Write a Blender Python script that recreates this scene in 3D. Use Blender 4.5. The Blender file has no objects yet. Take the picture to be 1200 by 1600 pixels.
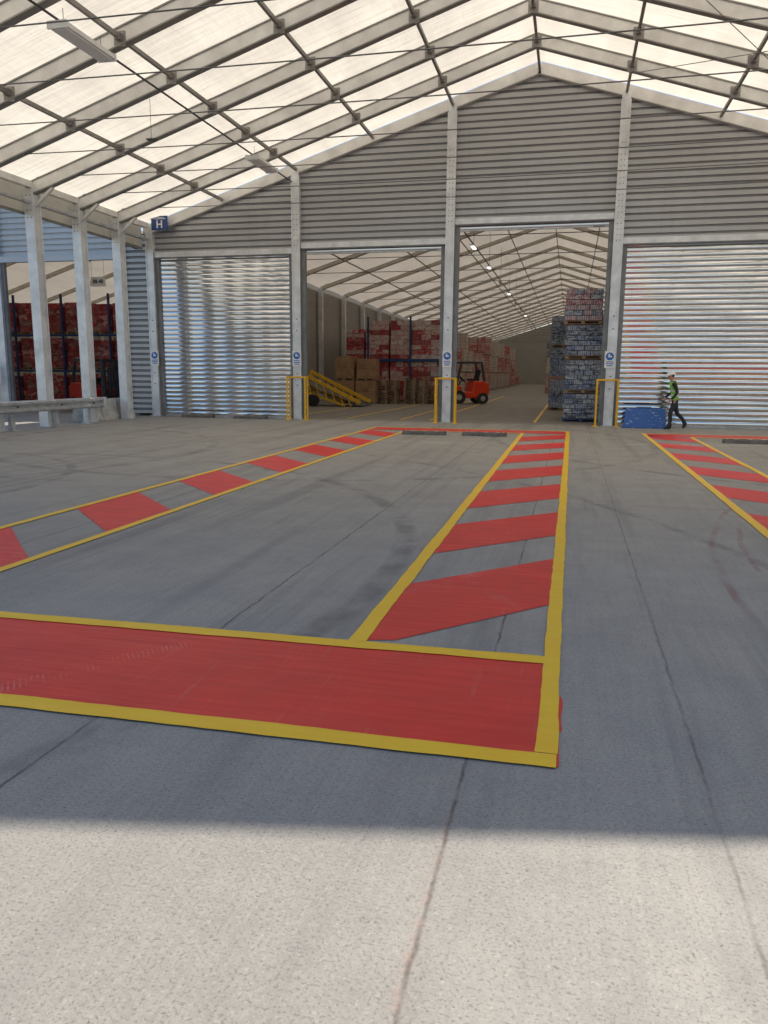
import bpy, math, random, bmesh
from mathutils import Matrix, Vector
random.seed(7)
R=random.random
def U(a,b): return a+(b-a)*random.random()
scene=bpy.context.scene
scene.view_settings.view_transform='Standard'
scene.view_settings.look='None'
scene.view_settings.exposure=0

# ---------------------------------------------------------------- node helpers
class NT:
    def __init__(s,name):
        s.m=bpy.data.materials.new(name); s.m.use_nodes=True
        s.t=s.m.node_tree; s.t.nodes.clear()
        s.out=s.n('ShaderNodeOutputMaterial')
        s.tc=s.n('ShaderNodeTexCoord')
        s.co=s.tc.outputs['Object']
    def n(s,t,**k):
        x=s.t.nodes.new(t)
        for a,b in k.items(): setattr(x,a,b)
        return x
    def put(s,sock,v):
        if isinstance(v,bpy.types.NodeSocket): s.t.links.new(v,sock)
        elif isinstance(v,(tuple,list)) and len(v)==3 and sock.type=='RGBA': sock.default_value=(*v,1)
        else: sock.default_value=v
    def ma(s,op,a,b=0.0,c=None,clamp=False):
        x=s.n('ShaderNodeMath',operation=op); x.use_clamp=clamp
        s.put(x.inputs[0],a); s.put(x.inputs[1],b)
        if c is not None: s.put(x.inputs[2],c)
        return x.outputs[0]
    def sep(s,v=None):
        x=s.n('ShaderNodeSeparateXYZ'); s.put(x.inputs[0],v or s.co); return x.outputs
    def comb(s,a,b,c):
        x=s.n('ShaderNodeCombineXYZ')
        for i,v in enumerate((a,b,c)): s.put(x.inputs[i],v)
        return x.outputs[0]
    def scale(s,sc,v=None,loc=(0,0,0),rot=(0,0,0)):
        x=s.n('ShaderNodeMapping'); s.put(x.inputs[0],v or s.co)
        x.inputs['Scale'].default_value=sc; x.inputs['Location'].default_value=loc
        x.inputs['Rotation'].default_value=rot
        return x.outputs[0]
    def noise(s,scale,detail=4,rough=.55,v=None,dist=0):
        x=s.n('ShaderNodeTexNoise'); s.put(x.inputs['Vector'],v or s.co)
        x.inputs['Scale'].default_value=scale; x.inputs['Detail'].default_value=detail
        x.inputs['Roughness'].default_value=rough; x.inputs['Distortion'].default_value=dist
        return x.outputs['Fac']
    def vor(s,scale,v=None):
        x=s.n('ShaderNodeTexVoronoi'); s.put(x.inputs['Vector'],v or s.co)
        x.inputs['Scale'].default_value=scale
        return x.outputs
    def rng(s,v,a,b,c=0.0,d=1.0):
        x=s.n('ShaderNodeMapRange'); s.put(x.inputs[0],v)
        for i,q in enumerate((a,b,c,d)): s.put(x.inputs[i+1],q)
        return x.outputs[0]
    def mix(s,f,a,b,mode='MIX'):
        x=s.n('ShaderNodeMix',data_type='RGBA',blend_type=mode)
        s.put(x.inputs[0],f); s.put(x.inputs[6],a); s.put(x.inputs[7],b)
        return x.outputs[2]
    def bump(s,h,st=.3,d=.01):
        x=s.n('ShaderNodeBump'); x.inputs['Strength'].default_value=st
        x.inputs['Distance'].default_value=d; s.put(x.inputs['Height'],h)
        return x.outputs[0]
    def pr(s,col,rough=.5,metal=0,normal=None,emit=None,es=0,spec=None):
        x=s.n('ShaderNodeBsdfPrincipled')
        s.put(x.inputs['Base Color'],col); s.put(x.inputs['Roughness'],rough); s.put(x.inputs['Metallic'],metal)
        if normal: s.put(x.inputs['Normal'],normal)
        if spec is not None: s.put(x.inputs['Specular IOR Level'],spec)
        if emit: s.put(x.inputs['Emission Color'],emit); x.inputs['Emission Strength'].default_value=es
        return x.outputs[0]
    def done(s,sh): s.t.links.new(sh,s.out.inputs[0]); return s.m

def simple(name,col,rough=.5,metal=0,var=.15,nsc=3,bst=0,spec=None):
    t=NT(name)
    f=t.noise(nsc,3)
    dark=tuple(c*(1-var) for c in col); lite=tuple(min(1,c*(1+var)) for c in col)
    c=t.mix(t.rng(f,.3,.7),dark,lite)
    nb=t.bump(t.noise(nsc*15,2),bst,.005) if bst else None
    return t.done(t.pr(c,rough,metal,nb,spec=spec))

# ---------------------------------------------------------------- materials
def mk_ground():
    t=NT('concrete_ground'); o=t.sep(); X,Y=o[0],o[1]
    big=t.noise(.22,5,.6); med=t.noise(1.6,5,.65); fine=t.noise(42,4,.8)
    c=t.mix(t.rng(big,.3,.7),(.315,.295,.26),(.39,.367,.325))
    c=t.mix(t.rng(med,.35,.68,0,.5),c,(.27,.257,.235))
    blot=t.noise(7,5,.75)
    c=t.mix(t.rng(blot,.42,.68,0,.3),c,(.42,.39,.34))
    c=t.mix(t.rng(fine,.44,.62,0,.45),c,(.44,.41,.36))
    grit=t.noise(85,2,.65)
    c=t.mix(t.rng(grit,.53,.68,0,.62),c,(.135,.12,.10))
    grit2=t.noise(60,2,.6,t.scale((1,1,1),loc=(7,3,1)))
    c=t.mix(t.rng(grit2,.60,.72,0,.45),c,(.56,.52,.46))
    v=t.vor(48,t.comb(t.ma('ADD',X,t.ma('MULTIPLY',fine,.06)),t.ma('ADD',Y,t.ma('MULTIPLY',grit,.04)),0)); pm=t.rng(v['Distance'],.08,.22,1,0)
    gate=t.rng(t.noise(11,3,.7),.52,.60)
    pit=t.ma('MULTIPLY',pm,gate)
    c=t.mix(t.ma('MULTIPLY',pit,.7),c,(.07,.065,.06))
    br=t.noise(1,3,.6,t.scale((26,1.3,1)))
    c=t.mix(t.rng(br,.4,.7,0,.18),c,(.20,.19,.175))
    yg=t.rng(Y,2.2,3.6,.25,1)
    for sc,rot,amt,a,b in (((1.7,.07,1),.03,.40,.52,.70),((2.6,.10,1),-.25,.32,.56,.70),((1.1,.10,1),1.2,.40,.58,.74)):
        n=t.noise(1,4,.65,t.scale(sc,rot=(0,0,rot)))
        c=t.mix(t.ma('MULTIPLY',t.rng(n,a,b,0,amt),yg),c,(.115,.115,.12))
    wob=t.ma('MULTIPLY',t.ma('SUBTRACT',t.noise(.8,2),.5),.10)
    patch=t.rng(t.noise(1.4,3,.7),.42,.6,.1,1)
    for cx,cy,rr,w,s_ ,col in ((-9,6,7.6,.13,.5,(.08,.08,.085)),(14,6,12.7,.04,.5,(.26,.07,.06)),
        (14,6.5,12.35,.035,.45,(.24,.08,.07)),(-14,2,16.6,.09,.4,(.09,.09,.095)),(-6,19,8,.14,.45,(.09,.09,.09)),
        (9,22,11,.12,.45,(.09,.09,.09)),(-12,9,4.5,.11,.45,(.10,.10,.10)),(-14,14,6.5,.14,.45,(.10,.10,.10))):
        dx=t.ma('SUBTRACT',X,cx); dy=t.ma('SUBTRACT',Y,cy)
        d=t.ma('SQRT',t.ma('ADD',t.ma('MULTIPLY',dx,dx),t.ma('MULTIPLY',dy,dy)))
        e=t.ma('ABSOLUTE',t.ma('ADD',t.ma('SUBTRACT',d,rr),wob))
        c=t.mix(t.ma('MULTIPLY',t.ma('MULTIPLY',t.rng(e,w*.45,w,1,0),patch),s_),c,col)
    wj=t.ma('MULTIPLY',t.ma('SUBTRACT',t.noise(3,4,.65),.5),.045)
    jm=None
    for x0 in (-9.0,-5.1,-2.15,-.36,.62,4.4):
        e=t.ma('ABSOLUTE',t.ma('ADD',t.ma('SUBTRACT',X,x0),wj)); k=t.rng(e,.003,.012,1 if x0<0 else .65,0)
        jm=k if jm is None else t.ma('MAXIMUM',jm,k)
    for y0 in (10.2,21):
        e=t.ma('ABSOLUTE',t.ma('ADD',t.ma('SUBTRACT',Y,y0),wj)); k=t.rng(e,.003,.015,.7,0)
        jm=t.ma('MAXIMUM',jm,k)
    jg=t.rng(t.noise(2.6,4,.75),.38,.56,.3,.9)
    c=t.mix(t.ma('MULTIPLY',jm,jg),c,(.085,.078,.07))
    e=t.ma('ABSOLUTE',t.ma('ADD',t.ma('SUBTRACT',X,-.37),wj))
    pk=t.ma('MULTIPLY',t.rng(e,.0,.030,1,0),t.rng(Y,2.0,3.2,.55,0))
    c=t.mix(t.ma('MULTIPLY',pk,t.rng(t.noise(14,4,.7),.40,.62)),c,(.42,.27,.22))
    e=t.ma('ABSOLUTE',t.ma('SUBTRACT',Y,t.ma('ADD',t.ma('MULTIPLY',X,.02),4.42)))
    c=t.mix(t.ma('MULTIPLY',t.rng(e,.0,.008,1,0),t.rng(t.noise(7,4,.8),.5,.62,0,.5)),c,(.5,.5,.5))
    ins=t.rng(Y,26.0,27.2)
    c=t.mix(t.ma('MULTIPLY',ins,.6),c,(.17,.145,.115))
    h=t.ma('ADD',fine,t.ma('MULTIPLY',pit,-.8))
    r=t.rng(med,.3,.7,.55,.75)
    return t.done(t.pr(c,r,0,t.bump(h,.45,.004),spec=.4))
M_ground=mk_ground()

def mk_paint(name,col,dk,scuff):
    t=NT(name)
    n=t.noise(2.5,4,.6); c=t.mix(t.rng(n,.3,.7),dk,col)
    f=t.noise(55,3,.7)
    c=t.mix(t.rng(f,.64,.80,0,.3),c,tuple(q*.55+.08 for q in col))
    st=t.noise(1,4,.7,t.scale((26,1.2,1),rot=(0,0,.62)))
    st2=t.noise(1,4,.7,t.scale((1.0,20,1),rot=(0,0,.05)))
    st3=t.noise(1,4,.7,t.scale((24,1.2,1),rot=(0,0,-.45)))
    g=t.rng(t.noise(.9,3,.6),.46,.60)
    lt=tuple(min(1,q*.55+.26) for q in col)
    c=t.mix(t.rng(st2,.35,.65,0,.28 if scuff>.3 else .1),c,tuple(q*.62 for q in col))
    for s_ in (st,st2,st3): c=t.mix(t.ma('MULTIPLY',t.rng(s_,.58,.72,0,scuff*.5),g),c,lt)
    for ang,off,per in ((.62,1.1,2.9),(-.5,3.2,3.7)):
        m=t.sep(t.scale((1,1,1),rot=(0,0,ang)))
        band=t.rng(t.ma('ABSOLUTE',t.ma('SUBTRACT',t.ma('MODULO',t.ma('ADD',m[0],62.1+off),per),1.0)),.045,.075,1,0)
        bars=t.rng(t.ma('SINE',t.ma('ADD',t.ma('MULTIPLY',m[1],210),t.ma('MULTIPLY',m[0],60))),.1,.9)
        c=t.mix(t.ma('MULTIPLY',t.ma('MULTIPLY',band,bars),t.rng(t.noise(4.4,4,.8),.45,.60,0,scuff*.85)),c,lt)
    return t.done(t.pr(c,t.rng(st2,.3,.7,.34,.5),0,t.bump(t.ma('ADD',f,t.noise(8,2)),.3,.003),spec=.4))
M_red=mk_paint('red_floor_paint',(.86,.012,.012),(.72,.009,.012),.55)
M_yel=mk_paint('yellow_floor_paint',(1.0,.63,.012),(1.0,.56,.010),.18)

def mk_clad(name,col,metal,r0,r1):
    t=NT(name)
    n=t.noise(1.0,3,.6,t.scale((.5,.5,3)))
    n2=t.noise(1,4,.6,t.scale((5,5,.35)))
    c=t.mix(t.rng(n,.3,.7),tuple(q*.88 for q in col),col)
    c=t.mix(t.rng(n2,.55,.75,0,.18),c,tuple(q*.6 for q in col))
    return t.done(t.pr(c,t.rng(n2,.3,.7,r0,r1),metal))
M_clad=mk_clad('silver_cladding',(.47,.47,.475),.5,.36,.46)
M_cladrib=mk_clad('cladding_rib_shadow_side',(.25,.25,.255),.5,.45,.55)  # darker copy of the cladding, rib shade put into the colour
M_shut=mk_clad('galvanised_shutter',(.86,.86,.86),.97,.06,.09)
M_shutj=mk_clad('shutter_hinge',(.30,.30,.30),.8,.4,.5)
M_blueclad=mk_clad('pale_cladding',(.55,.59,.63),.4,.4,.5)
M_wallin=mk_clad('inner_wall_lining',(.36,.345,.31),.1,.6,.7)
M_galv=simple('galvanised_steel',(.50,.51,.52),.42,.5,.22,5)
M_alu=simple('aluminium_frame',(.70,.69,.66),.45,.2,.15,2)
M_lip=simple('rafter_keder_track',(.28,.27,.25),.5,.4,.15,3)
M_alu2=simple('inner_frame_aluminium',(.56,.52,.45),.55,.1,.15,2)
M_col=simple('column_aluminium',(.70,.71,.72),.38,.4,.16,2.5)
M_purl=simple('purlin_steel',(.26,.245,.225),.5,.35,.2,3)
M_dark=simple('dark_steel',(.07,.07,.075),.5,.3,.25,3)
M_black=simple('black_rubber',(.025,.025,.027),.7,0,.3,8)
M_jamb=simple('grey_jamb',(.20,.21,.22),.5,.3,.2,3)
M_wire=simple('wire_rope',(.16,.16,.16),.4,.6,.2,3)
M_yst=simple('yellow_steel_paint',(.85,.48,.02),.45,0,.18,6)
M_white=simple('white_plastic',(.78,.78,.76),.4,0,.05,4)
M_blue=simple('blue_sign_paint',(.012,.045,.20),.4,0,.12,4)
M_signblue=simple('mandatory_blue',(.02,.14,.50),.4,0,.05,4)
M_ink=simple('sign_ink',(.04,.04,.05),.5,0,.05,4)
M_wood=simple('pallet_wood',(.33,.23,.14),.8,0,.35,5,.3)
M_brown=simple('brown_carton',(.36,.21,.11),.7,0,.25,3)
M_orange=simple('orange_red_paint',(.78,.06,.012),.35,0,.1,4)
M_block=simple('precast_block',(.46,.45,.43),.85,0,.22,4,.3)
M_rackblue=simple('rack_blue',(.02,.05,.16),.45,.1,.15,4)
M_green=simple('exit_green',(.02,.25,.10),.5,0,.05,4)
M_stop=simple('wheel_stop_rubber',(.12,.11,.10),.75,0,.4,9,.3)

def mk_bluepl():
    t=NT('scuffed_blue_panel')
    n=t.noise(7,5,.7,t.scale((1,1,3))); c=t.mix(t.rng(n,.58,.66),(.015,.10,.36),(.42,.48,.55))
    return t.done(t.pr(c,.45))
M_bluepl=mk_bluepl()

def mk_fabric(name,col,tr,gre):
    t=NT(name)
    n=t.noise(.7,4,.6,t.scale((1.6,.35,1))); n2=t.noise(1,3,.6,t.scale((.5,5,1)))
    c=t.mix(t.rng(n,.35,.65,0,1),tuple(q*.84 for q in col),col)
    c=t.mix(t.rng(n2,.45,.7,0,.30),c,tuple(q*w for q,w in zip(col,(.74,.72,.68))))
    d=t.n('ShaderNodeBsdfDiffuse'); t.put(d.inputs['Color'],gre)
    tl=t.n('ShaderNodeBsdfTranslucent'); t.put(tl.inputs['Color'],c)
    mx=t.n('ShaderNodeMixShader'); mx.inputs[0].default_value=tr
    b=t.bump(t.ma('ADD',n,t.ma('MULTIPLY',n2,.5)),.4,.2)
    t.put(d.inputs['Normal'],b); t.put(tl.inputs['Normal'],b)
    t.t.links.new(d.outputs[0],mx.inputs[1]); t.t.links.new(tl.outputs[0],mx.inputs[2])
    return t.done(mx.outputs[0])
M_fab=mk_fabric('canopy_pvc_fabric',(.96,.86,.70),.71,(.80,.78,.72))
M_fab2=mk_fabric('shed_pvc_fabric',(.82,.72,.58),.32,(.64,.60,.53))

def mk_carton(name,c1,c2,mortar,bw=.40,bh=.28,bias=0.0,film=.5,filmc=(.42,.40,.38)):
    t=NT(name); o=t.sep()
    v=t.comb(t.ma('ADD',o[0],o[1]),o[2],0)
    b=t.n('ShaderNodeTexBrick'); t.put(b.inputs['Vector'],v)
    b.offset=0
    for k,q in (('Scale',1.0),('Brick Width',bw),('Row Height',bh),('Mortar Size',.012),('Bias',bias)): b.inputs[k].default_value=q
    t.put(b.inputs['Color1'],c1); t.put(b.inputs['Color2'],c2); t.put(b.inputs['Mortar'],mortar)
    n=t.noise(2.6,5,.75); col=t.mix(t.rng(n,.42,.72,0,film),b.outputs['Color'],filmc)
    return t.done(t.pr(col,.36,0,t.bump(t.noise(14,4),.4,.02)))
M_cmix=mk_carton('red_white_cartons',(.46,.07,.06),(.56,.44,.40),(.08,.05,.04),.40,.25,film=.45,filmc=(.50,.44,.41))
M_cgrey=mk_carton('wrapped_grey_trays',(.45,.47,.52),(.12,.13,.19),(.03,.03,.05),.30,.15,.1,.5,(.36,.39,.45))  # film tone paints plastic wrap highlights into the colour
M_cbeige=mk_carton('beige_cartons',(.52,.42,.35),(.56,.50,.44),(.12,.09,.07),.45,.3)

def mk_tray(name,body,label,stripe=.075):
    """shrink-wrapped tray of bottles or cans: upright items behind cloudy film, pale wrap glints painted in"""
    t=NT(name); o=t.sep()
    s=t.ma('SINE',t.ma('MULTIPLY',t.ma('ADD',o[0],o[1]),2*math.pi/stripe))
    c=t.mix(t.rng(s,-.6,.7),tuple(q*.35 for q in body),body)
    n=t.noise(6,4,.7,t.scale((1,1,3))); c=t.mix(t.rng(n,.50,.56,0,.85),c,label)
    f=t.noise(5,5,.8,t.scale((1,1,.5)),2.0); c=t.mix(t.rng(f,.48,.66,0,.55),c,(.62,.64,.68))  # pale film streaks, glints of the wrap put into the colour
    return t.done(t.pr(c,.22,0,t.bump(t.ma('ADD',f,t.ma('MULTIPLY',s,.15)),.6,.02)))
TR_BLUE=[mk_tray('film_wrapped_bottles_navy',(.10,.13,.26),(.25,.32,.48)),mk_tray('film_wrapped_bottles_clear',(.42,.47,.56),(.10,.14,.30)),
         mk_tray('film_wrapped_bottles_grey',(.24,.27,.34),(.44,.47,.54)),mk_tray('film_wrapped_bottles_dark',(.06,.07,.12),(.34,.37,.44))]
TR_PINK=[mk_tray('film_wrapped_cans_pink',(.50,.16,.16),(.56,.48,.50)),mk_tray('film_wrapped_cans_pale',(.50,.46,.48),(.45,.12,.13)),TR_BLUE[2]]
def mk_box(name,col,patch):
    t=NT(name); n=t.noise(5,2,.5,t.scale((1,1,1.6))); c=t.mix(t.rng(n,.54,.57,0,.8),col,patch)
    f=t.noise(3,5,.8); c=t.mix(t.rng(f,.45,.7,0,.4),c,(.50,.45,.43))
    return t.done(t.pr(c,.35,0,t.bump(f,.4,.02)))
BX_RED=[mk_box('red_carton',(.42,.025,.022),(.50,.36,.33)),mk_box('dark_red_carton',(.26,.018,.02),(.36,.03,.03)),mk_box('plain_red_carton',(.34,.03,.03),(.28,.02,.02)),mk_box('deep_red_carton',(.22,.02,.02),(.40,.22,.20))]  # red carton tones, mixed at random within each load
BX_MIX=BX_RED[:2]+[mk_box('pink_white_carton',(.55,.42,.40),(.46,.05,.05)),mk_box('white_red_carton',(.50,.30,.27),(.58,.50,.47)),mk_box('pale_carton',(.58,.50,.46),(.46,.10,.09))]

def emit(name,col,s):
    t=NT(name); return t.done(t.pr((.8,.8,.8),.5,emit=col,es=s))
M_lamp=emit('lamp_diffuser',(1,.97,.9),3.0)
M_lampoff=simple('unlit_diffuser',(.80,.80,.78),.3,0,.03,4)

# ---------------------------------------------------------------- mesh builder
class MB:
    def __init__(s): s.v=[];s.f=[];s.mi=[];s.mats=[]
    def m(s,mat):
        if mat not in s.mats: s.mats.append(mat)
        return s.mats.index(mat)
    def add(s,vs,fs,mat):
        b=len(s.v); s.v+= [tuple(v) for v in vs]; k=s.m(mat)
        for f in fs: s.f.append([b+i for i in f]); s.mi.append(k)
    def box(s,x0,x1,y0,y1,z0,z1,mat):
        s.add([(x,y,z) for x in (x0,x1) for y in (y0,y1) for z in (z0,z1)],
              [(0,1,3,2),(4,6,7,5),(0,4,5,1),(2,3,7,6),(0,2,6,4),(1,5,7,3)],mat)
    def beam(s,p,q,w,h,mat,up=(0,0,1)):
        p=Vector(p);q=Vector(q);d=(q-p).normalized();u=Vector(up)
        a=d.cross(u).normalized(); u=a.cross(d).normalized()
        vs=[]
        for c in (p,q):
            for i,j in ((-1,-1),(1,-1),(1,1),(-1,1)): vs.append(c+a*i*w/2+u*j*h/2)
        s.add(vs,[(0,1,2,3),(7,6,5,4),(0,4,5,1),(1,5,6,2),(2,6,7,3),(3,7,4,0)],mat)
    def tube(s,p,q,r,mat,n=8,r2=None):
        p=Vector(p);q=Vector(q);d=(q-p).normalized()
        a=d.orthogonal().normalized(); b=d.cross(a); r2=r if r2 is None else r2
        vs=[]
        for c,rr in ((p,r),(q,r2)):
            for i in range(n):
                t=2*math.pi*i/n; vs.append(c+a*math.cos(t)*rr+b*math.sin(t)*rr)
        fs=[(i,(i+1)%n,n+(i+1)%n,n+i) for i in range(n)]+[tuple(range(n))[::-1],tuple(range(n,2*n))]
        s.add(vs,fs,mat)
    def prism(s,poly,y0,y1,mat,axis='y'):
        n=len(poly)
        if axis=='y': vs=[(a,y0,b) for a,b in poly]+[(a,y1,b) for a,b in poly]
        elif axis=='x': vs=[(y0,a,b) for a,b in poly]+[(y1,a,b) for a,b in poly]
        else: vs=[(a,b,y0) for a,b in poly]+[(a,b,y1) for a,b in poly]
        s.add(vs,[tuple(range(n)),tuple(range(n,2*n))[::-1]]+[(i,n+i,n+(i+1)%n,(i+1)%n) for i in range(n)],mat)
    def obj(s,name,parent=None,bevel=0,smooth=False,loc=None):
        me=bpy.data.meshes.new(name); me.from_pydata(s.v,[],s.f)
        for mt in s.mats: me.materials.append(mt)
        me.polygons.foreach_set('material_index',s.mi)
        if smooth: me.polygons.foreach_set('use_smooth',[True]*len(s.f))
        bm=bmesh.new(); bm.from_mesh(me); bmesh.ops.recalc_face_normals(bm,faces=bm.faces); bm.to_mesh(me); bm.free()
        o=bpy.data.objects.new(name,me); scene.collection.objects.link(o)
        if parent: o.parent=parent
        if loc: o.location=loc
        if bevel:
            b=o.modifiers.new('bevel','BEVEL'); b.width=bevel; b.segments=2; b.limit_method='ANGLE'
        return o
def empty(name,loc=(0,0,0),rz=0):
    e=bpy.data.objects.new(name,None); e.location=loc; e.rotation_euler=(0,0,rz); e.empty_display_size=.2
    scene.collection.objects.link(e); return e

# ---------------------------------------------------------------- ground
g=MB(); g.add([(-400,-400,0),(400,-400,0),(400,400,0),(-400,400,0)],[(0,1,2,3)],M_ground); g.obj('ground')

# ---------------------------------------------------------------- floor paint
def strip(mb,a,b,c,d,z,mat,j=.004,step=.10):
    a,b,c,d=[Vector((*p,0)) for p in (a,b,c,d)]
    n=max(2,int((d-a).length/step)); vs=[]
    w=(b-a).normalized(); ja=jb=0
    for i in range(n+1):
        t=i/n
        ja=ja*.6+U(-j,j); jb=jb*.6+U(-j,j)
        p=a.lerp(d,t)+w*ja; q=b.lerp(c,t)+w*jb
        vs+=[(p.x,p.y,z),(q.x,q.y,z)]
    mb.add(vs,[(2*i,2*i+1,2*i+3,2*i+2) for i in range(n)],mat)
fy=lambda x:3.11+.018*x
by=lambda x:4.44+.020*x
XL=-9.5
mb=MB()
strip(mb,(XL,fy(XL)+.10),(XL,by(XL)-.10),(-.06,by(0)-.10),(-.06,fy(0)+.09),.004,M_red)
strip(mb,(XL,fy(XL)),(XL,fy(XL)+.12),(.02,fy(0)+.12),(.02,fy(0)),.008,M_yel)
strip(mb,(XL,by(XL)-.12),(XL,by(XL)),(-.07,by(0)),(-.07,by(0)-.12),.008,M_yel)
strip(mb,(-.075,fy(0)+.12),(.022,fy(0)+.12),(.05,23.4),(-.055,23.4),.0083,M_yel)
mb.add([(.015,3.45,.004),(.040,3.47,.004),(.034,3.62,.004),(.042,3.76,.004),(.036,3.86,.004),(.015,3.88,.004)],[(0,1,2,3,4,5)],M_red)
mb.add([(.0,3.10,.004),(.032,3.13,.004),(.028,3.40,.004),(.015,3.41,.004)],[(0,1,2,3)],M_red)
strip(mb,(-1.27,by(-1.2)),(-1.16,by(-1.2)),(-1.20,22.2),(-1.31,22.2),.008,M_yel)
for k in range(7):
    y0=6.88+2.53*(k)-2.53; l0,l1=y0,y0+1.45
    r0=5.53+2.53*k
    xl=-1.18-.004*k
    if k==0:
        mb.add([(xl,4.45,.004),(-.99,4.50,.004),(-.06,5.53,.004),(-.06,6.99,.004),(xl,5.79,.004)],[(0,1,2,3,4)],M_red)
    else: strip(mb,(xl,l0),(xl,l1),(-.05,r0+1.42),(-.05,r0),.004,M_red)
strip(mb,(-5.86,by(-5.8)),(-5.76,by(-5.8)),(-5.76,23.4),(-5.86,23.4),.008,M_yel)
strip(mb,(-4.62,by(-4.6)),(-4.52,by(-4.6)),(-4.56,22.2),(-4.66,22.2),.008,M_yel)
for k in range(7):
    l0=5.58+2.55*k
    strip(mb,(-5.80,l0),(-5.80,l0+1.38),(-4.60,l0+.15),(-4.60,l0-1.2+(.0 if k else .2)),.004,M_red)
strip(mb,(-5.77,22.32),(-5.77,23.30),(-.05,23.30),(-.05,22.32),.004,M_red)
strip(mb,(-5.77,23.30),(-5.77,23.42),(-.05,23.42),(-.05,23.30),.008,M_yel)
strip(mb,(-4.66,22.2),(-4.66,22.32),(-1.2,22.32),(-1.2,22.2),.0083,M_yel)
mb.obj('painted_hatched_floor_marking')
mb=MB()
strip(mb,(2.06,3.1),(2.17,3.1),(2.17,23.4),(2.06,23.4),.008,M_yel)
strip(mb,(3.22,4.4),(3.32,4.4),(3.32,22.3),(3.22,22.3),.008,M_yel)
for k in range(7):
    l0=6.2+2.55*k
    strip(mb,(2.14,l0),(2.14,l0+1.3),(3.26,l0+.35),(3.26,l0-.95),.004,M_red)
strip(mb,(2.15,22.32),(2.15,23.3),(8.2,23.3),(8.2,22.32),.004,M_red)
strip(mb,(2.15,23.3),(2.15,23.4),(8.2,23.4),(8.2,23.3),.008,M_yel)
strip(mb,(3.3,22.2),(3.3,22.32),(8.2,22.32),(8.2,22.2),.0083,M_yel)
mb.obj('painted_hatched_floor_marking')
mb=MB()
for x,y0,y1 in ((-8.0,27.5,60),(-6.0,27.5,60),(-4.9,27.5,60),(-1.2,27.5,60),(-10.4,27.5,36)):
    strip(mb,(x,y0),(x+.09,y0),(x+.09,y1),(x,y1),.006,M_yel,step=1)
mb.obj('yellow_lane_lines')

# ---------------------------------------------------------------- corrugated sheets
XA=-1.4
def roofz(x,top=11.25,xa=XA): return top-.317*abs(x-xa)
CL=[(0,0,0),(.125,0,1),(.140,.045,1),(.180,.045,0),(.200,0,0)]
def sheet(mb,x0,x1,z0,z1,y,mats,prof,pitch,gable=None):
    z=z0;rows=[]
    while z<z1:
        for a,b,m in prof:
            if z+a<z1: rows.append((z+a,y+b,m))
        z+=pitch
    rows.append((z1,y,0))
    vs=[];ms=[]
    for zz,yy,m in rows:
        a,b=x0,x1
        if gable:
            top,xa=gable
            hw=(top-zz)/.317
            a=max(a,xa-hw); b=min(b,xa+hw)
            if a>=b: break
        vs+=[(a,yy,zz),(b,yy,zz)]; ms.append(m)
    n=len(vs)//2
    for k,mat in enumerate(mats):
        fs=[(2*i,2*i+1,2*i+3,2*i+2) for i in range(n-1) if ms[i]==k]
        if fs: mb.add(vs,fs,mat)
P=.165
SL=[(0,.0,1)]+[(.020+ (P-.020)*i/10, -.012*math.sin(math.pi*i/10),0) for i in range(0,10)]

WY=26.5
wh=empty('warehouse_building')
cols=[-15.1,-9.48,-4.1,1.25,6.62,12.3]
mb=MB()
heads=[5.72,5.88,6.48,5.72,5.72]
for i in range(5):
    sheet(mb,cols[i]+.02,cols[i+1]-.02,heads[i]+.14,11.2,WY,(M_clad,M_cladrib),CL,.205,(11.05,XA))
mb.obj('gable_cladding',wh)
mb=MB()
for i,c in enumerate(cols):
    top=roofz(c)-.25
    mb.box(c-.13,c+.13,WY-.16,WY+.12,0.0,top,M_col)
    mb.box(c-.15,c-.11,WY-.19,WY-.161,0,top-.2,M_col); mb.box(c+.11,c+.15,WY-.19,WY-.161,0,top-.2,M_col)
    mb.box(c-.22,c+.22,WY-.30,WY+.2,0,.025,M_galv)
    z=heads[min(i,4)]+.1
    while z<top-1.3:
        for s_ in (-.05,.05): mb.box(c+s_-.012,c+s_+.012,WY-.168,WY-.158,z,z+.03,M_dark)
        z+=.17
    for z in (1.2,1.6,3.1,3.5): mb.box(c-.03,c+.03,WY-.168,WY-.158,z,z+.03,M_dark)
mb.obj('gable_columns',wh,bevel=.006)
mb=MB()
for i in range(5):
    h=heads[i]; mb.box(cols[i]+.15,cols[i+1]-.15,WY-.10,WY+.10,h+.02,h+.20,M_col)
    mb.box(cols[i]+.15,cols[i+1]-.15,WY-.13,WY+.08,h-.02,h+.018,M_jamb)
    for a,b in ((cols[i]+.15,cols[i]+.30),(cols[i+1]-.30,cols[i+1]-.15)):
        mb.box(a,b,WY-.05,WY+.12,0,h-.022,M_jamb)
mb.obj('header_beams_and_door_guides',wh,bevel=.005)
for nm,i,z0 in (('closed',0,.04),('closed',3,.04),('closed',4,.04),('raised',1,heads[1]-.14),('raised',2,heads[2]-.16)):
    mb=MB(); a,b=cols[i]+.28,cols[i+1]-.28
    sheet(mb,a,b,z0,heads[i]-.02,WY+.04,(M_shut,M_shutj),SL,P)
    mb.box(a,b,WY-.01,WY+.07,z0-.035,z0+.01,M_galv)
    if nm=='raised':
        mb.box(b-.5,b-.15,WY-.014,WY-.011,z0-.02,z0+.005,M_ink)
    mb.obj('roller_shutter_'+nm,wh)
mb=MB()
for s_ in (-1,1):
    xe=XA+s_*13.9
    mb.beam((XA,WY-.02,roofz(XA)-.19),(xe,WY-.02,roofz(xe)-.19),.22,.34,M_alu)
    mb.beam((XA,WY-.14,roofz(XA)-.37),(xe,WY-.14,roofz(xe)-.37),.03,.03,M_lip)
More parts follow.
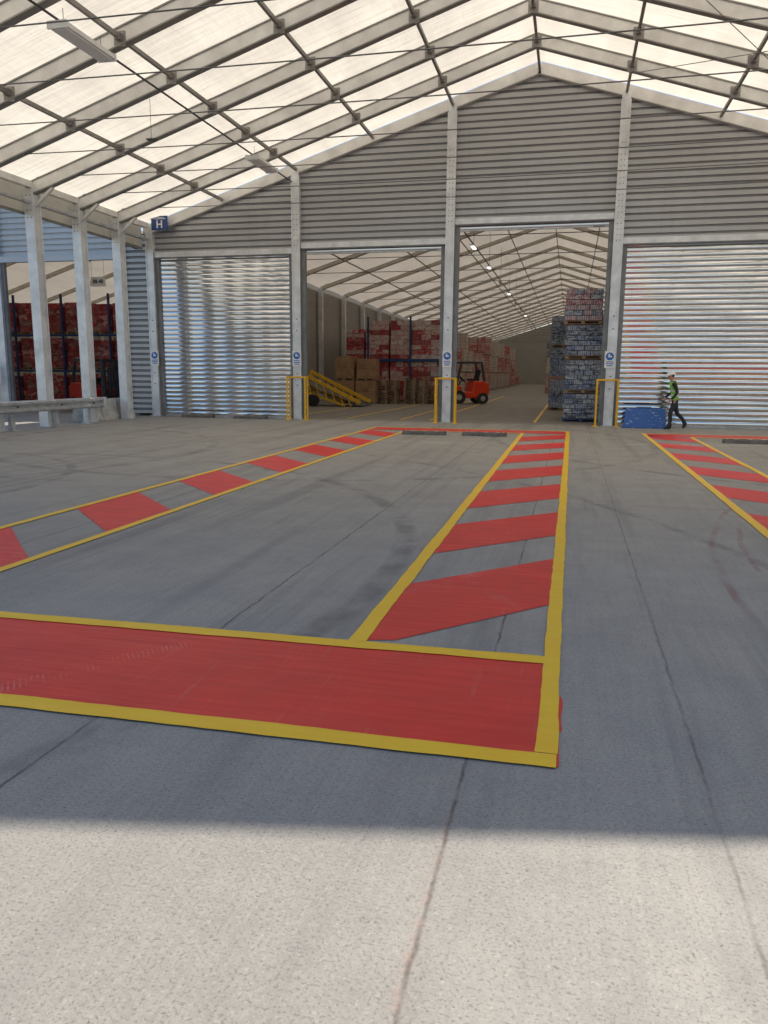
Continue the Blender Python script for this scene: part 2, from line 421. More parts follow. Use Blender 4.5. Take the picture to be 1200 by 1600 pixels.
mb.obj('gable_rafters',wh)

def roof(parent,name,ya,yb,step,mat,xa=XA,half=13.95,top=11.25,sag=.05):
    ys=[];y=ya
    while y<yb-.01: ys.append(y); y+=step
    ys.append(yb)
    mb=MB()
    xs=[xa-half+half*i/8 for i in range(8)]+[xa]+[xa+half*(i+1)/8 for i in range(8)]
    rows=[]
    for k in range(len(ys)-1):
        for s in range(4):
            t=s/4; rows.append((ys[k]+(ys[k+1]-ys[k])*t, sag*4*t*(1-t)))
    rows.append((ys[-1],0))
    vs=[];nx=len(xs)
    for y,dz in rows:
        for x in xs: vs.append((x,y,top-.317*abs(x-xa)+dz*(1 if abs(x-xa)>.01 else .3)))
    fs=[(r*nx+i,r*nx+i+1,(r+1)*nx+i+1,(r+1)*nx+i) for r in range(len(rows)-1) for i in range(nx-1)]
    mb.add(vs,fs,mat)
    return mb.obj(name,parent,smooth=True)
roof(wh,'fabric_roof',WY+.12,140,5.0,M_fab2)
mb=MB()
ys=[WY+5*k for k in range(1,23)]
for y in ys:
    for s_ in (-1,1):
        xe=XA+s_*13.75
        mb.beam((XA,y,roofz(XA)-.14),(xe,y,roofz(xe)-.14),.12,.20,M_alu2)
        mb.beam((XA,y,roofz(XA)-.255),(xe,y,roofz(xe)-.255),.16,.025,M_purl)
        mb.box(xe-.12,xe+.12,y-.16,y+.16,0,6.75,M_col)
    mb.tube((XA-13.7,y,7.0),(XA+13.7,y,7.0),.018,M_wire,5)
for x in (-12.2,-9.45,-6.7,-4.1,-1.4,1.25,4,6.6,9.4):
    mb.beam((x,WY+.2,roofz(x)-.18),(x,139.8,roofz(x)-.18),.045,.06,M_purl)
mb.obj('interior_frames',wh)
mb=MB()
mb.box(-15.5,-15.4,WY+.15,140,0,6.85,M_wallin); mb.box(12.55,12.65,WY+.15,140,0,6.85,M_wallin)
mb.prism([(-15.4,0),(12.6,0),(12.6,6.8),(XA,11.1),(-15.4,6.8)],140,140.2,M_wallin)
mb.obj('side_and_end_walls',wh)
mb=MB()
for k in range(12):
    y=31.5+7.5*k
    mb.box(-5.0,-4.8,y-.5,y+.5,7.72,7.80,M_white); mb.box(-4.98,-4.82,y-.48,y+.48,7.70,7.719,M_lamp if k in (0,1,2,4,7) else M_lampoff)
    mb.tube((-4.9,y,7.8),(-4.9,y,10),.01,M_wire,5)
mb.tube((-4.9,27,7.86),(-4.9,120,7.86),.035,M_dark,5)
mb.obj('strip_lights',wh)

# ---------------------------------------------------------------- canopy
cn=empty('canopy')
fr=[WY-2.15*k for k in range(1,8)]
YF=9.8
roof(cn,'fabric_roof',YF,WY-.15,(WY-.15-YF)/7.75,M_fab,sag=.07)
mb=MB()
frames=fr+[YF]
for y in frames:
    for s_ in (-1,1):
        xe=XA+s_*13.7
        mb.beam((XA,y,roofz(XA)-.19),(xe,y,roofz(xe)-.19),.13,.32,M_alu)
        for dz,mt in ((-.025,M_lip),(-.365,M_lip)): mb.beam((XA,y,roofz(XA)+dz),(xe,y,roofz(xe)+dz),.19,.03,mt)
        mb.beam((xe-s_*.7,y,roofz(xe-s_*.7)-.40),(xe-s_*.1,y,6.25),.08,.08,M_alu)
mb.obj('rafters',cn)
mb=MB()
PX=[-12.2,-9.45,-6.75,-4.1,-1.4,1.25,4.0,6.7,9.4]
for x in PX:
    mb.beam((x,YF,roofz(x)-.22),(x,WY-.14,roofz(x)-.22),.075,.09,M_purl)
    for y in frames:
        mb.box(x-.13,x+.13,y-.085,y-.068,roofz(x)-.40,roofz(x)-.10,M_purl)
        mb.box(x-.06,x+.06,y-.19,y-.07,roofz(x)-.29,roofz(x)-.16,M_purl)
        mb.box(x-.06,x+.06,y+.07,y+.19,roofz(x)-.29,roofz(x)-.16,M_purl)
mb.obj('purlins',cn)
mb=MB()
for y in frames:
    for s_ in (-1,1):
        xe=XA+s_*13.7
        mb.box(xe-.10,xe+.10,y-.14,y+.14,0,6.72,M_col)
        for dy in (-.17,.141): mb.box(xe-.15,xe+.15,y+dy,y+dy+.029,0,6.70,M_col)
        mb.box(xe-.2,xe+.2,y-.22,y+.22,0,.03,M_galv)
        for z in (5.9,6.1,6.3,6.5):
            for dx in (-.06,.06): mb.box(xe+dx-.015,xe+dx+.015,y-.178,y-.168,z,z+.03,M_dark)
mb.obj('eave_columns',cn,bevel=.005)
mb=MB()
for s_ in (-1,1):
    xe=XA+s_*13.7
    mb.box(xe-.09,xe+.09,YF,WY-.3,6.725,6.90,M_alu)
    mb.box(xe-.095,xe+.095,YF,WY-.3,6.30,6.36,M_galv)
    x2=XA+s_*13.97
    mb.box(x2-.01,x2+.01,YF,WY-.2,6.02,6.86,M_fab)
    mb.beam((x2-s_*.05,YF,6.05),(x2-s_*.05,WY-.3,6.05),.05,.07,M_lip)
mb.obj('eave_beams_and_valance',cn)
mb=MB()
for k,y in enumerate(frames):
    n=10; z0=7.02
    pts=[(XA-13.5+27*i/n, y, z0-.10*4*(i/n)*(1-i/n)) for i in range(n+1)]
    for a,b in zip(pts,pts[1:]): mb.tube(a,b,.013,M_wire,5)
    for s_ in (-1,1):
        for q in range(6):
            x=XA+s_*(13.45-q*.15); mb.tube((x-.055,y,z0-.03+.01*(q%2)),(x+.055,y,z0-.01),.026,M_dark,6)
for (x0,y0,x1,y1) in ((1.25,fr[0],6.7,fr[3]),(6.7,fr[0],1.25,fr[3]),(1.25,fr[3],6.7,fr[6])):
    mb.tube((x0,y0,roofz(x0)-.42),(x1,y1,roofz(x1)-.42),.010,M_wire,5)
mb.obj('tie_cables',cn)
for yc in (14.6,23.7):
    L=empty('ceiling_light' ,(-9.6,yc,7.95)); mb=MB()
    mb.box(-.20,.20,-.78,.78,0,.09,M_white); mb.box(-.16,.16,-.74,.74,-.03,-.001,M_lampoff)
    mb.box(-.21,.21,-.82,-.785,-.03,.11,M_white); mb.box(-.21,.21,.785,.82,-.03,.11,M_white)
    mb.box(-.05,.05,-.3,.3,.091,.15,M_galv)
    for d in (-.6,.6): mb.tube((0,d,.09),(0,d,.40),.008,M_wire,5)
    mb.obj('housing',L,bevel=.008)
mb=MB(); mb.tube((-9.6,YF,8.08),(-9.6,WY-.2,8.08),.024,M_dark,6); mb.obj('lighting_conduit',cn)
mb=MB()
for x,y,z in ((-10.3,18.3,7.3),):
    mb.tube((x,y,z),(x,y,z+.9),.006,M_wire,4); mb.tube((x,y,z-.05),(x,y,z),.12,M_dark,10,.04)
    mb.tube((x-.14,y,z-.02),(x+.14,y,z-.02),.02,M_dark,6)
mb.obj('hanging_sensor',cn)

# ---------------------------------------------------------------- neighbour warehouse
nb=empty('neighbouring_warehouse'); XN=-29.9
mb=MB()
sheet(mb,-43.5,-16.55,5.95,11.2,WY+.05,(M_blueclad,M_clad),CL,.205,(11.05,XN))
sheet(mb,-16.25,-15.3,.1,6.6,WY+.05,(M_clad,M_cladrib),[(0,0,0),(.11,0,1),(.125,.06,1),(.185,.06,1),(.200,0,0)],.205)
sheet(mb,-43.5,-21.9,0.05,5.72,WY+.1,(M_shut,M_shutj),SL,P)
mb.obj('gable_cladding',nb)
mb=MB()
for c in (-16.42,-21.7,-27.2,-32.6,-38,-43.5):
    mb.box(c-.15,c+.15,WY-.12,WY+.12,0,roofz(c,11.25,XN)-.25,M_col)
mb.box(-43.5,-16.57,WY-.1,WY+.1,5.72,5.94,M_blueclad)
mb.box(-21.55,-21.4,WY,WY+.12,0,5.72,M_jamb)
for s_ in (-1,1):
    xe=XN+s_*13.9; mb.beam((XN,WY,roofz(XN,11.25,XN)-.19),(xe,WY,roofz(xe,11.25,XN)-.19),.22,.34,M_alu)
mb.tube((-15.75,WY-.12,6.25),(-15.75,WY+.02,6.25),.17,M_dark,16)
mb.obj('columns_and_header',nb)
roof(nb,'fabric_roof',WY+.12,76.5,5,M_fab2,XN)
mb=MB()
mb.box(-16.1,-16.0,WY+.2,76.5,0,6.7,M_wallin); mb.box(-43.9,-43.8,WY+.2,76.5,0,6.7,M_wallin)
mb.box(-43.8,-16.1,76.5,76.6,0,11,M_wallin)
for k in range(1,10):
    y=WY+5*k
    for s_ in (-1,1):
        xe=XN+s_*13.6; mb.beam((XN,y,roofz(XN,11.25,XN)-.2),(xe,y,roofz(xe,11.25,XN)-.2),.14,.28,M_alu2)
        mb.box(xe-.1,xe+.1,y-.15,y+.15,0,6.7,M_col)
for x in (-19,-21.7,-24.4,-27,-29.9):
    mb.beam((x,WY+.2,roofz(x,11.25,XN)-.2),(x,76,roofz(x,11.25,XN)-.2),.07,.09,M_purl)
mb.obj('walls_and_frames',nb)

# ---------------------------------------------------------------- pallet loads
def pallet(mb,x,y,z,w=1.2,d=1.0,mat=None):
    mat=mat or M_wood
    for dy in (-.5,0,.5):
        for dx in (-.45,0,.45): mb.box(x+dx*w-.06,x+dx*w+.06,y+dy*d*.86-.05,y+dy*d*.86+.05,z+.021,z+.099,mat)
        mb.box(x-w/2,x+w/2,y+dy*d*.86-.05,y+dy*d*.86+.05,z,z+.02,mat)
    for i in range(6):
        yy=y-d/2+d*(i+.5)/6; mb.box(x-w/2,x+w/2,yy-.06,yy+.06,z+.10,z+.125,mat)
def load(mb,x,y,z,w,d,h,mat,pm=None):
    pallet(mb,x,y,z,w,d,pm)
    ww,dd=w*.96,d*.96; ox,oy=U(-.02,.02),U(-.02,.02)
    n=max(2,int(h/.45)); zz=z+.127
    for i in range(n):
        a=ww/2+U(-.02,.012); b=dd/2+U(-.02,.012); h2=(h-.13)/n
        mb.box(x+ox-a,x+ox+a,y+oy-b,y+oy+b,zz,zz+h2-.008,mat); zz+=h2
def load2(mb,x,y,z,w,d,h,mats,nx=3,ny=3,rh=.25,pm=None,jit=.012,topmiss=0):
    """load built from separate cartons/trays"""
    pallet(mb,x,y,z,w,d,pm)
    rows=max(1,round((h-.14)/rh)); hh=(h-.14)/rows; zz=z+.128
    for r in range(rows):
        ox,oy=U(-jit,jit),U(-jit,jit)
        rm=random.choice(mats)
        a_,b_=(nx,ny) if r%2 else (max(2,nx-1),ny+1)
        for i in range(a_):
            for k in range(b_):
                if 0<i<a_-1 and 0<k<b_-1 and r<rows-1: continue
                if r==rows-1 and R()<topmiss: continue
                m=rm if R()<.6 else random.choice(mats)
                cw,cd=w*.97/a_,d*.97/b_
                cx=x-w*.485+cw*(i+.5)+ox+U(-.006,.006); cy=y-d*.485+cd*(k+.5)+oy+U(-.008,.008)
                mb.box(cx-cw/2+.006,cx+cw/2-.006,cy-cd/2+.006,cy+cd/2-.006,zz+.003,zz+hh-.006-U(0,.006),m)
        zz+=hh
def stackrow(name,xs,ys,levels,h,mats,w=1.2,d=1.0,pm=None,topvar=0,detail=False):
    mb=MB()
    for x in xs:
        for y in ys:
            L=levels-(1 if R()<topvar else 0); z=0
            for l in range(L):
                if detail: load2(mb,x,y,z+.002,w,d,h,mats,3,2,.26,pm)
                else: load(mb,x,y,z+.002,w,d,h,random.choice(mats),pm)
                z+=h+.004
    return mb.obj(name)
for n_,(x,y) in enumerate(((.42,29.0),(1.75,29.9),(.45,31.4),(1.75,31.4),(3.05,30.5))):
    mb=MB(); z=0; w,d=1.30,1.15
    hs=[1.02,1.18,1.2,1.22]
    for l,h in enumerate(hs):
        ox,oy=U(-.06,.06),U(-.05,.05)
        if l==3: ox-=.03
        load2(mb,x+ox,y+oy,z,w,d,h*.985,TR_BLUE if l<3 else TR_PINK,4,3,.17,M_rackblue if l==0 else M_wood,.022,.15 if l==3 else 0); z+=h
    mb.obj('pallet_stack',bevel=.014)
stackrow('pallet_stack',[-11.0,-9.75,-8.5,-7.35],[45.2,46.3],2,2.35,BX_MIX,1.18,1.0,detail=True)
mb=MB()
for x in (-11.65,-9.12,-6.7): mb.box(x-.05,x+.05,44.55,44.65,0,4.9,M_rackblue)
mb.box(-11.65,-6.7,44.53,44.6,2.35,2.5,M_rackblue)
mb.obj('storage_rack')
stackrow('pallet_stack',[-12.1,-13.4],[48.5,51,53.5],2,2.2,BX_MIX,detail=True)
for y in (58,64,70,78,86,95,104,114,124):
    stackrow('pallet_stack',[-12.3,-11.0,-9.7,-8.5],[y,y+1.15],2 if y<68 else (3 if y<75 else random.choice((2,3))),1.75,[M_cbeige,M_cmix,M_cbeige] if y<75 else [M_cmix,M_cmix,M_cbeige],topvar=.2)
for y in (72,84,93,103,113,124):
    stackrow('pallet_stack',[-1.6,-.35,.9,2.2,3.5],[y,y+1.1],3,1.6,[M_cmix,M_cbeige,M_cgrey],topvar=.15)
stackrow('pallet_stack',[-.4,.9,2.2],[38,39.2],3,1.45,TR_BLUE,detail=True)
mb=MB()
for x,y,h in ((-12.2,41.9,1.3),(-11.0,42.0,1.3)):
    load(mb,x,y,0,1.15,1,1.25,M_brown); load(mb,x+.03,y,1.26,1.1,1,1.3 if x<-12 else 1.2,M_brown)
mb.obj('carton_stack')
for x,y,n in ((-9.9,42.3,9),(-8.4,42.8,10),(-7.2,43.0,7)):
    mb=MB()
    for i in range(n): pallet(mb,x+U(-.03,.03),y+U(-.03,.03),i*.145)
    mb.obj('empty_pallet_stack')
mb=MB()
for i in range(11):
    for l in range(3): load2(mb,-30.5+1.27*i+U(-.02,.02),33.4,.05+l*1.66,1.16,1.0,1.48+U(-.12,.04),BX_RED,3,2,.25)
mb.obj('pallet_stack')
mb=MB()
for x in (-31.2,-28.6,-26.1,-23.5,-21.0,-18.4,-16.8): mb.box(x-.04,x+.04,32.7,32.8,0,5.2,M_rackblue)
for z in (1.60,3.26): mb.box(-31.2,-16.8,32.68,32.74,z,z+.10,M_rackblue)
mb.obj('storage_rack')

# ---------------------------------------------------------------- signs
def text(body,size,mat,loc,parent,rot=(math.pi/2,0,0),ext=.002):
    c=bpy.data.curves.new('lettering','FONT'); c.body=body; c.size=size; c.align_x='CENTER'; c.align_y='CENTER'; c.extrude=ext; c.offset=.006
    o=bpy.data.objects.new('lettering',c); o.data.materials.append(mat); scene.collection.objects.link(o)
    o.location=loc; o.rotation_euler=rot; o.parent=parent; return o
for x in (-15.05,-9.48,-4.1,1.2):
    s=empty('mandatory_sign',(x,WY-.21,2.15)); mb=MB()
    mb.box(-.16,.16,0,.012,-.27,.27,M_white)
    mb.tube((0,-.006,.10),(0,.001,.10),.125,M_signblue,24)
    mb.box(-.05,.06,-.009,-.006,.07,.12,M_white); mb.tube((-.02,-.009,.15),(-.02,-.006,.15),.03,M_white,10)
    for k,w in enumerate((.11,.12,.09)): mb.box(-w,w,-.003,0,-.09-.06*k,-.06-.06*k,M_signblue)
    mb.obj('plate',s)
s=empty('warehouse_letter_sign',(-14.55,WY-.35,6.88)); mb=MB()
mb.box(-.32,.32,0,.02,-.24,.24,M_blue)
mb.box(-.24,.24,-.003,0,.13,.15,M_white); mb.box(-.18,.18,-.003,0,.175,.19,M_white)
for d in (-.25,.25): mb.box(d-.012,d+.012,.02,.2,-.02,.02,M_galv)
mb.obj('plate',s); text('H',.36,M_white,(0,-.004,-.06),s)
s=empty('hanging_location_sign',(-20.0,30.5,5.45)); mb=MB(); mb.box(-.35,.35,0,.02,-.2,.2,M_white)
for d in (-.3,.3): mb.tube((d,.01,.2),(d,.01,2.2),.006,M_wire,4)
mb.obj('plate',s); text('88-40',.22,M_ink,(0,-.004,0),s)
s=empty('notice_board',(-22.6,25.6,0)); mb=MB()
mb.box(-.55,.55,0,.03,1.05,1.85,M_white)
for k in range(4): mb.box(-.42,.42-.1*(k%2),-.003,0,1.65-.14*k,1.69-.14*k,M_ink)
for d in (-.45,.45): mb.tube((d,.05,0),(d,.05,1.8),.025,M_galv,8)
mb.obj('board',s)
s=empty('exit_sign',(-3.4,139.8,4.2)); mb=MB(); mb.box(-.9,.9,0,.05,-.45,.45,M_green); mb.box(-.5,.1,-.01,0,-.1,.1,M_white); mb.prism([(.1,-.25),(.1,.25),(.5,0)],-.01,0,M_white); mb.obj('plate',s)

# ---------------------------------------------------------------- yellow column guards
for x in (-9.42,-4.1,1.18):
    s=empty('column_guard',(x,0,0)); mb=MB()
    for dx in (-.33,.33):
        for y in (26.02,26.28): mb.tube((dx,y,0),(dx,y,1.5),.030,M_yst,10)
        mb.beam((dx,25.99,1.5),(dx,26.31,1.5),.07,.05,M_yst)
        for z in (.45,.95): mb.tube((dx,26.02,z),(dx,26.28,z),.018,M_yst,8)
        mb.box(dx-.08,dx+.08,25.94,26.36,0,.015,M_yst)
    mb.box(-.33,.33,26.26,26.30,1.47,1.53,M_yst)
    mb.obj('hoop',s)

# ---------------------------------------------------------------- wheel stops
def stopblk(x,y,L=1.2,rz=0):
    s=empty('wheel_stop',(x,y,0),rz); mb=MB()
    mb.prism([(-.13,0),(.13,0),(.10,.08),(.06,.105),(-.06,.105),(-.10,.08)],-L/2,L/2,M_stop,'x')
    for k in range(3): mb.box(-L*.3+L*.27*k,-L*.3+L*.27*k+.12,-.064,.064,.100,.109,M_block)
    for d in (-L*.42,L*.42): mb.tube((d,0,.104),(d,0,.115),.025,M_galv,8)
    mb.obj('block',s,bevel=.012)
for x,y in ((-3.85,20.9),(-2.2,20.95),(4.4,20.75),(6.0,20.75)): stopblk(x,y,1.2,U(-.03,.03))
for x,y in ((-13.3,26.15),(-11.2,26.1)): stopblk(x,y,1.25)

# ---------------------------------------------------------------- guard rail + blocks
gr=empty('crash_barrier'); mb=MB()
prof=[(.0,.50),(-.08,.54),(-.08,.60),(.0,.655),(.0,.675),(-.08,.73),(-.08,.79),(.0,.83),(.02,.83),(-.06,.79),(-.06,.73),(.02,.675),(.02,.655),(-.06,.60),(-.06,.54),(.02,.50)]
pr=[(-14.75-a,b) for a,b in prof]
n=len(pr); vs=[(a,14.0,b) for a,b in pr]+[(a,22.4,b) for a,b in pr]
mb.add(vs,[(i,n+i,n+(i+1)%n,(i+1)%n) for i in range(n)],M_galv)
mb.tube((-14.72,22.42,.50),(-14.72,22.42,.83),.085,M_galv,12)
for y in (16.6,18.3,20.2,21.8):
    mb.box(-14.98,-14.86,y-.07,y+.07,0,.78,M_galv); mb.box(-14.855,-14.78,y-.05,y+.05,.52,.80,M_galv)
    mb.box(-15.08,-14.76,y-.16,y+.16,0,.02,M_galv)
    mb.tube((-14.70,y,.665),(-14.66,y,.665),.025,M_dark,8)
mb.obj('w_beam_and_posts',gr)
for y0,y1,x in ((22.35,23.3,-15.65),(23.35,24.3,-15.65),(24.35,25.2,-15.6)):
    mb=MB(); mb.prism([(x-.32,0),(x+.32,0),(x+.30,.12),(x+.22,.3),(x+.18,.72),(x-.18,.72),(x-.22,.3),(x-.30,.12)],y0,y1,M_block); mb.obj('concrete_block',bevel=.02)

# ---------------------------------------------------------------- blue dock panel
s=empty('blue_dock_board',(2.36,25.75,0),.0); mb=MB()
mb.add([(-.66,0,.03),(.66,0,.03),(.62,.28,.62),(-.58,.28,.62),(-.66,.05,.03),(.66,.05,.03),(.62,.33,.62),(-.58,.33,.62)],
 [(0,1,2,3),(7,6,5,4),(0,4,5,1),(3,2,6,7),(0,3,7,4),(1,5,6,2)],M_bluepl)
mb.prism([(0.06,.035),(.3,.035),(.3,.55)],-.60,-.57,M_bluepl,'x'); mb.prism([(0.06,.035),(.3,.035),(.3,.55)],.57,.60,M_bluepl,'x')
mb.box(-.70,.70,-.06,-.002,.0,.05,M_bluepl)
for dx in (-.45,.45): mb.box(dx-.05,dx+.05,.05,.4,0,.03,M_dark)
mb.box(-.2,.2,.31,.36,.625,.66,M_dark)
mb.obj('panel',s,bevel=.01)

# ---------------------------------------------------------------- yard ramp
s=empty('loading_ramp',(0,0,0)); mb=MB()
for y in (37.2,39.2):
    mb.beam((-13.4,y,1.75),(-10.1,y,.20),.09,.16,M_yst); mb.beam((-13.4,y,.85),(-10.9,y,.06),.08,.10,M_yst)
    for k in range(7):
        x=-13.3+.42*k; zt=1.75-(x+13.4)*.47; zb=max(.03,.85-(x+13.4)*.32)
        mb.beam((x,y,zt),(x+.2,y,zb-.02),.05,.05,M_yst)
    mb.box(-13.4,-13.25,y-.05,y+.05,0,1.7,M_yst)
mb.add([(-13.4,37.26,1.3),(-10.0,37.26,.03),(-10.0,39.14,.03),(-13.4,39.14,1.3)],[(0,1,2,3)],M_dark)
mb.box(-15.0,-13.41,37.2,39.2,1.22,1.3,M_dark)
mb.tube((-12.5,36.9,.3),(-12.5,37.1,.3),.3,M_black,18)
mb.obj('ramp_frame',s)

# ---------------------------------------------------------------- forklift (facing -X)
def forklift(loc,rz=0,col=None,sc=1.0):
    col=col or M_orange
    f=empty('forklift',loc,rz); f.scale=(sc,sc,sc); mb=MB()
    mb.prism([(-.75,.30),(.95,.30),(1.10,.5),(1.10,1.0),(.9,1.18),(.25,1.18),(.15,.62),(-.35,.62),(-.45,.95),(-.75,.95)],-.55,.55,col)
    mb.obj('chassis',f,bevel=.05)
    mb=MB()
    for x,r in ((-.55,.35),(.75,.29)):
        for y in (-.62,.44):
            mb.tube((x,y,r),(x,y+.18,r),r,M_black,22); mb.tube((x,y-.008,r),(x,y+.188,r),r*.45,M_block,14)
    mb.obj('wheels',f)
    mb=MB()
    for y in (-.33,.33):
        mb.box(-1.02,-.90,y-.07,y+.07,.08,2.15,M_dark); mb.box(-1.08,-1.025,y-.05,y+.05,.12,2.05,M_dark)
        mb.box(-2.05,-1.16,y-.06,y+.06,.08,.12,M_dark); mb.box(-1.155,-1.115,y-.06,y+.06,.08,.7,M_dark)
    for z in (.25,1.1,2.05): mb.box(-1.0,-.92,-.25,.25,z,z+.1,M_dark)
    for z in (.35,.65): mb.box(-1.11,-1.085,-.5,.5,z,z+.08,M_dark)
    mb.tube((-.96,0,.2),(-.96,0,1.8),.05,M_dark,10)
    for y in (-.12,.12): mb.tube((-1.0,y,.3),(-1.0,y,2.0),.02,M_dark,6)
    mb.obj('mast_and_forks',f)
    mb=MB()
    for y in (-.48,.48):
        mb.beam((-.68,y,.95),(-.42,y,2.12),.10,.10,M_dark); mb.beam((.85,y,1.15),(.66,y,2.12),.10,.10,M_dark); mb.beam((-.48,y,2.12),(.70,y,2.12),.10,.10,M_dark)
    for k in range(7): mb.box(-.4+.165*k,-.34+.165*k,-.42,.42,2.09,2.14,M_dark)
    mb.box(.15,.62,-.28,.28,1.19,1.30,M_black); mb.beam((.55,0,1.25),(.68,0,1.75),.46,.12,M_black)
    mb.beam((-.45,0,.9),(-.22,0,1.25),.05,.05,M_black); mb.tube((-.22,0,1.25),(-.2,0,1.27),.19,M_black,16)
    mb.obj('overhead_guard_and_seat',f)
    return f
forklift((-5.75,44.0,0),.45,sc=1.08)
forklift((-19.6,29.3,0),2.8,simple('red_paint',(.50,.03,.02),.4,0,.1,4))

# ---------------------------------------------------------------- person
def person(loc):
    root=empty('pedestrian',loc)
    V=[];E=[];Rr=[]
    def v(p,r):
        V.append(p);Rr.append(r if isinstance(r,tuple) else (r,r)); return len(V)-1
    def e(a,b): E.append((a,b)); return b
    pel=v((.03,0,.93),(.14,.12))
    wa=e(pel,v((.02,0,1.06),(.14,.12))); ch=e(wa,v((-.02,0,1.26),(.165,.13))); ub=e(ch,v((-.05,0,1.41),(.14,.10)))
    nk=e(ub,v((-.085,0,1.50),.058)); hd=e(nk,v((-.11,0,1.58),.055))
    for sy,kn,an,to in ((-.095,(-.10,-.10,.50),(-.09,-.10,.10),(-.26,-.11,.045)),(.095,(.13,.10,.50),(.40,.11,.19),(.32,.11,.045))):
        hp=e(pel,v((.035,sy,.86),(.10,.095))); k=e(hp,v(kn,.068)); 
        m=tuple((kn[i]+an[i])/2 for i in range(3)); m=(m[0]+.02,m[1],m[2]+.02)
        c=e(k,v(m,.062)); a=e(c,v(an,.05)); 
        hl=v((an[0]+.045,an[1],max(.05,an[2]-.05)),.045); E.append((a,hl)); e(a,v(to,(.045,.035)))
    hands=[]
    for sy,el,wr in ((-.19,(.06,-.25,1.15),(-.09,-.24,.95)),(.19,(-.04,.25,1.15),(-.22,.22,1.0))):
        sh=e(ub,v((-.04,sy,1.40),.068)); l=e(sh,v(el,.048)); w=e(l,v(wr,.032)); hands.append((wr,w))
        d=(Vector(wr)-Vector(el)).normalized()
        pm=Vector(wr)+d*.06; p=e(w,v(tuple(pm),(.035,.02)))
        for k in range(4):
            off=Vector((.030-.020*k,0,-.012*k+.01))
            b=pm+d*.035+off; L=(.030,.036,.034,.026)[k]
            t1=b+d*L; t2=t1+(d+Vector((-.5,.3*(1 if sy<0 else -1),0))).normalized()*L*.9
            q=e(p,v(tuple(b),.0095)); q=e(q,v(tuple(t1),.0085)); e(q,v(tuple(t2),.0075))
        b=pm+Vector((-.03,0,.0)); q=e(p,v(tuple(b),.011)); e(q,v(tuple(b+d*.04+Vector((-.02,0,0))),.009))
    me=bpy.data.meshes.new('body'); me.from_pydata(V,E,[])
    o=bpy.data.objects.new('body',me); scene.collection.objects.link(o)
    sk=o.modifiers.new('skin','SKIN'); sk.use_smooth_shade=True
    for i,r in enumerate(Rr): me.skin_vertices[0].data[i].radius=r
    me.skin_vertices[0].data[0].use_root=True
    ss=o.modifiers.new('sub','SUBSURF'); ss.levels=2; ss.render_levels=2
    dg=bpy.context.evaluated_depsgraph_get(); nm=bpy.data.meshes.new_from_object(o.evaluated_get(dg))
    bpy.data.objects.remove(o)
    b=bpy.data.objects.new('body',nm); scene.collection.objects.link(b); b.parent=root
    cl=simple('dark_workwear',(.018,.018,.022),.8,0,.3,12); tr=simple('dark_trousers',(.03,.032,.04),.8,0,.3,10)
    t=NT('hi_vis_vest'); z=t.sep()[2]
    bd=t.ma('MAXIMUM',t.rng(t.ma('ABSOLUTE',t.ma('SUBTRACT',z,1.06)),.022,.026,1,0),t.rng(t.ma('ABSOLUTE',t.ma('SUBTRACT',z,1.20)),.022,.026,1,0))
    vest=t.done(t.pr(t.mix(bd,(.24,.62,.08),(.60,.61,.60)),.65))
    sk_=simple('skin',(.50,.29,.20),.5,0,.08,10); bt=simple('work_boots',(.02,.018,.016),.6,0,.2,12)
    nm.materials.clear()
    for mt in (cl,tr,vest,sk_,bt): nm.materials.append(mt)
    for p in nm.polygons:
        c=p.center; k=0
        hand=any((c-Vector(h[0])).length<.17 and c.z<h[0][2]-.005 for h in hands) and abs(c.y)>.16
        if hand: k=3
        elif c.z<.13: k=4
        elif c.z<.93 : k=1
        elif c.z>1.49: k=3
        elif abs(c.y)<.175 and c.z<1.47: k=2
        p.material_index=k; p.use_smooth=True
    bm=bmesh.new(); bmesh.ops.create_uvsphere(bm,u_segments=28,v_segments=20,radius=1)
    for q in bm.verts:
        x,y,zz=q.co
        jaw=1-.22*max(0,-zz)
        q.co=Vector((x*.098*(1-.06*max(0,-zz))-(.012 if zz<-.3 and x<0 else 0),y*.076*jaw,zz*.122))
        if x<-.8 and abs(y)<.22 and -.4<zz<.08: q.co.x-=.022*(1-abs(y)/.22)*(1-(zz+.4)/.6)
        if x<-.6 and .2<abs(y)<.6 and 0<zz<.2: q.co.x+=.010
    m=bpy.data.meshes.new('head'); bm.to_mesh(m); bm.free(); m.materials.append(sk_)
    m.materials.append(simple('short_dark_hair',(.03,.02,.015),.8,0,.3,20))
    for p in m.polygons:
        p.use_smooth=True
        if p.center.x>.02 and p.center.z>-.03: p.material_index=1
    h=bpy.data.objects.new('head',m); scene.collection.objects.link(h); h.parent=root
    h.location=(-.13,0,1.635); h.rotation_euler=(0,-math.radians(14),0)
    mb=MB(); 
    for y in (-.032,.032): mb.tube((-.088,y,.012),(-.080,y,.012),.012,M_white,10); mb.tube((-.0905,y,.012),(-.087,y,.012),.006,M_ink,8)
    mb.box(-.100,-.094,-.024,.024,-.062,-.054,simple('lips',(.40,.16,.13),.5,0,.05,9))
    for y in (-.079,.079): mb.tube((.0,y-.006,0),(.0,y+.006,0),.028,sk_,12)
    ff=mb.obj('face_features',root); ff.location=h.location; ff.rotation_euler=h.rotation_euler
    bm=bmesh.new(); bmesh.ops.create_uvsphere(bm,u_segments=28,v_segments=16,radius=1)
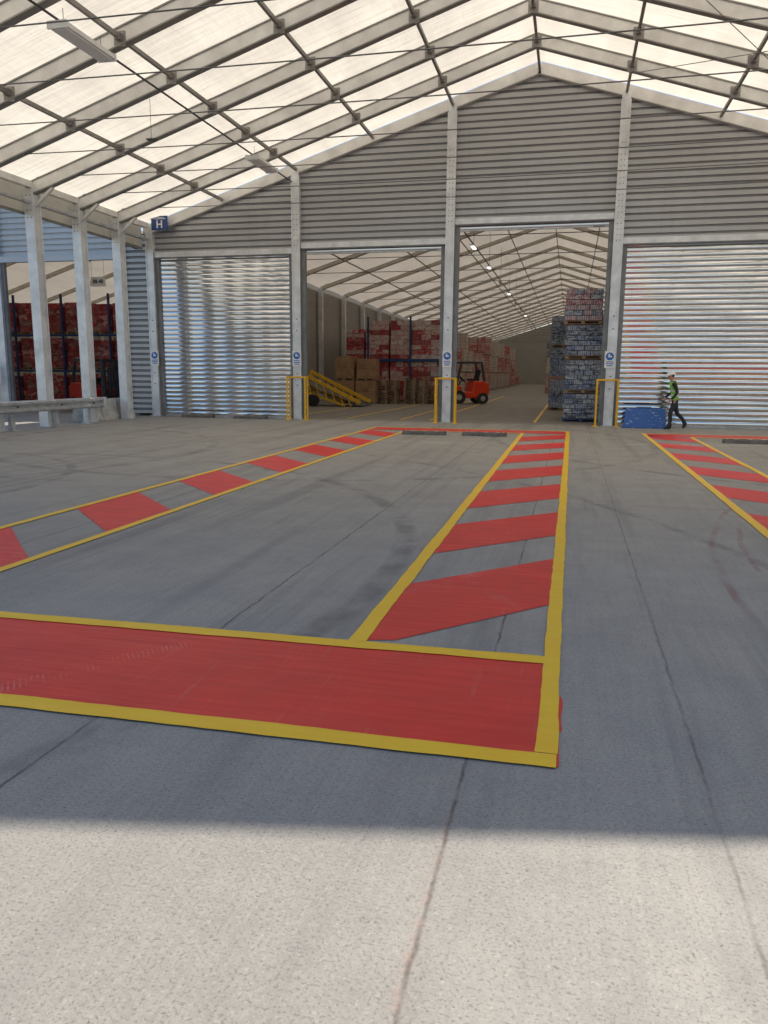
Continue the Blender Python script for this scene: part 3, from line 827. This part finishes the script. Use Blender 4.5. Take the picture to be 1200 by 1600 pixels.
    bmesh.ops.delete(bm,geom=[q for q in bm.verts if q.co.z<-.05],context='VERTS')
    for q in bm.verts:
        x,y,zz=q.co; q.co=Vector((x*.130,y*.108,max(0,zz)*.125+(.008 if abs(y)<.12 and zz>.2 else 0)))
        if zz<.12:
            q.co.x*=1.10; q.co.y*=1.06
            if x<-.4: q.co.x-=.045; q.co.z-=.006
    m=bpy.data.meshes.new('helmet'); bm.to_mesh(m); bm.free(); m.materials.append(simple('white_helmet',(.80,.80,.78),.3,0,.04,6))
    for p in m.polygons: p.use_smooth=True
    k=bpy.data.objects.new('safety_helmet',m); scene.collection.objects.link(k); k.parent=root
    k.location=(-.125,0,1.675); k.rotation_euler=(0,-math.radians(14),0)
    sd=k.modifiers.new('thick','SOLIDIFY'); sd.thickness=.006
    return root
person((3.12,25.25,0))

# ---------------------------------------------------------------- light
w=bpy.data.worlds.new('World'); scene.world=w; w.use_nodes=True
nt=w.node_tree; bg=nt.nodes['Background']; sky=nt.nodes.new('ShaderNodeTexSky'); sky.sky_type='NISHITA'
sky.sun_disc=False; sky.sun_elevation=math.radians(54); sky.sun_rotation=math.radians(16)
nt.links.new(sky.outputs[0],bg.inputs[0]); bg.inputs[1].default_value=.15
sl=bpy.data.lights.new('sun','SUN'); sl.energy=4.8; sl.angle=math.radians(.5); sl.color=(1,.925,.81)
so=bpy.data.objects.new('sun',sl); scene.collection.objects.link(so)
so.rotation_euler=Vector((-.2,-.7,-1)).to_track_quat('-Z','Y').to_euler(); so.location=(5,30,30)

# ---------------------------------------------------------------- camera
th=math.radians(13.38);p=math.radians(10.22);r=math.radians(0.45)
Mx=Matrix.Rotation(th,3,'Z')@Matrix.Rotation(math.pi/2-p,3,'X')@Matrix.Rotation(r,3,'Z')
cd=bpy.data.cameras.new('camera'); cam=bpy.data.objects.new('camera',cd); scene.collection.objects.link(cam)
cam.matrix_world=Matrix.Translation((0,0,1.65))@Mx.to_4x4()
cd.sensor_fit='VERTICAL'; cd.sensor_height=36; cd.lens=27; cd.clip_end=2000; cd.clip_start=.05
scene.camera=cam
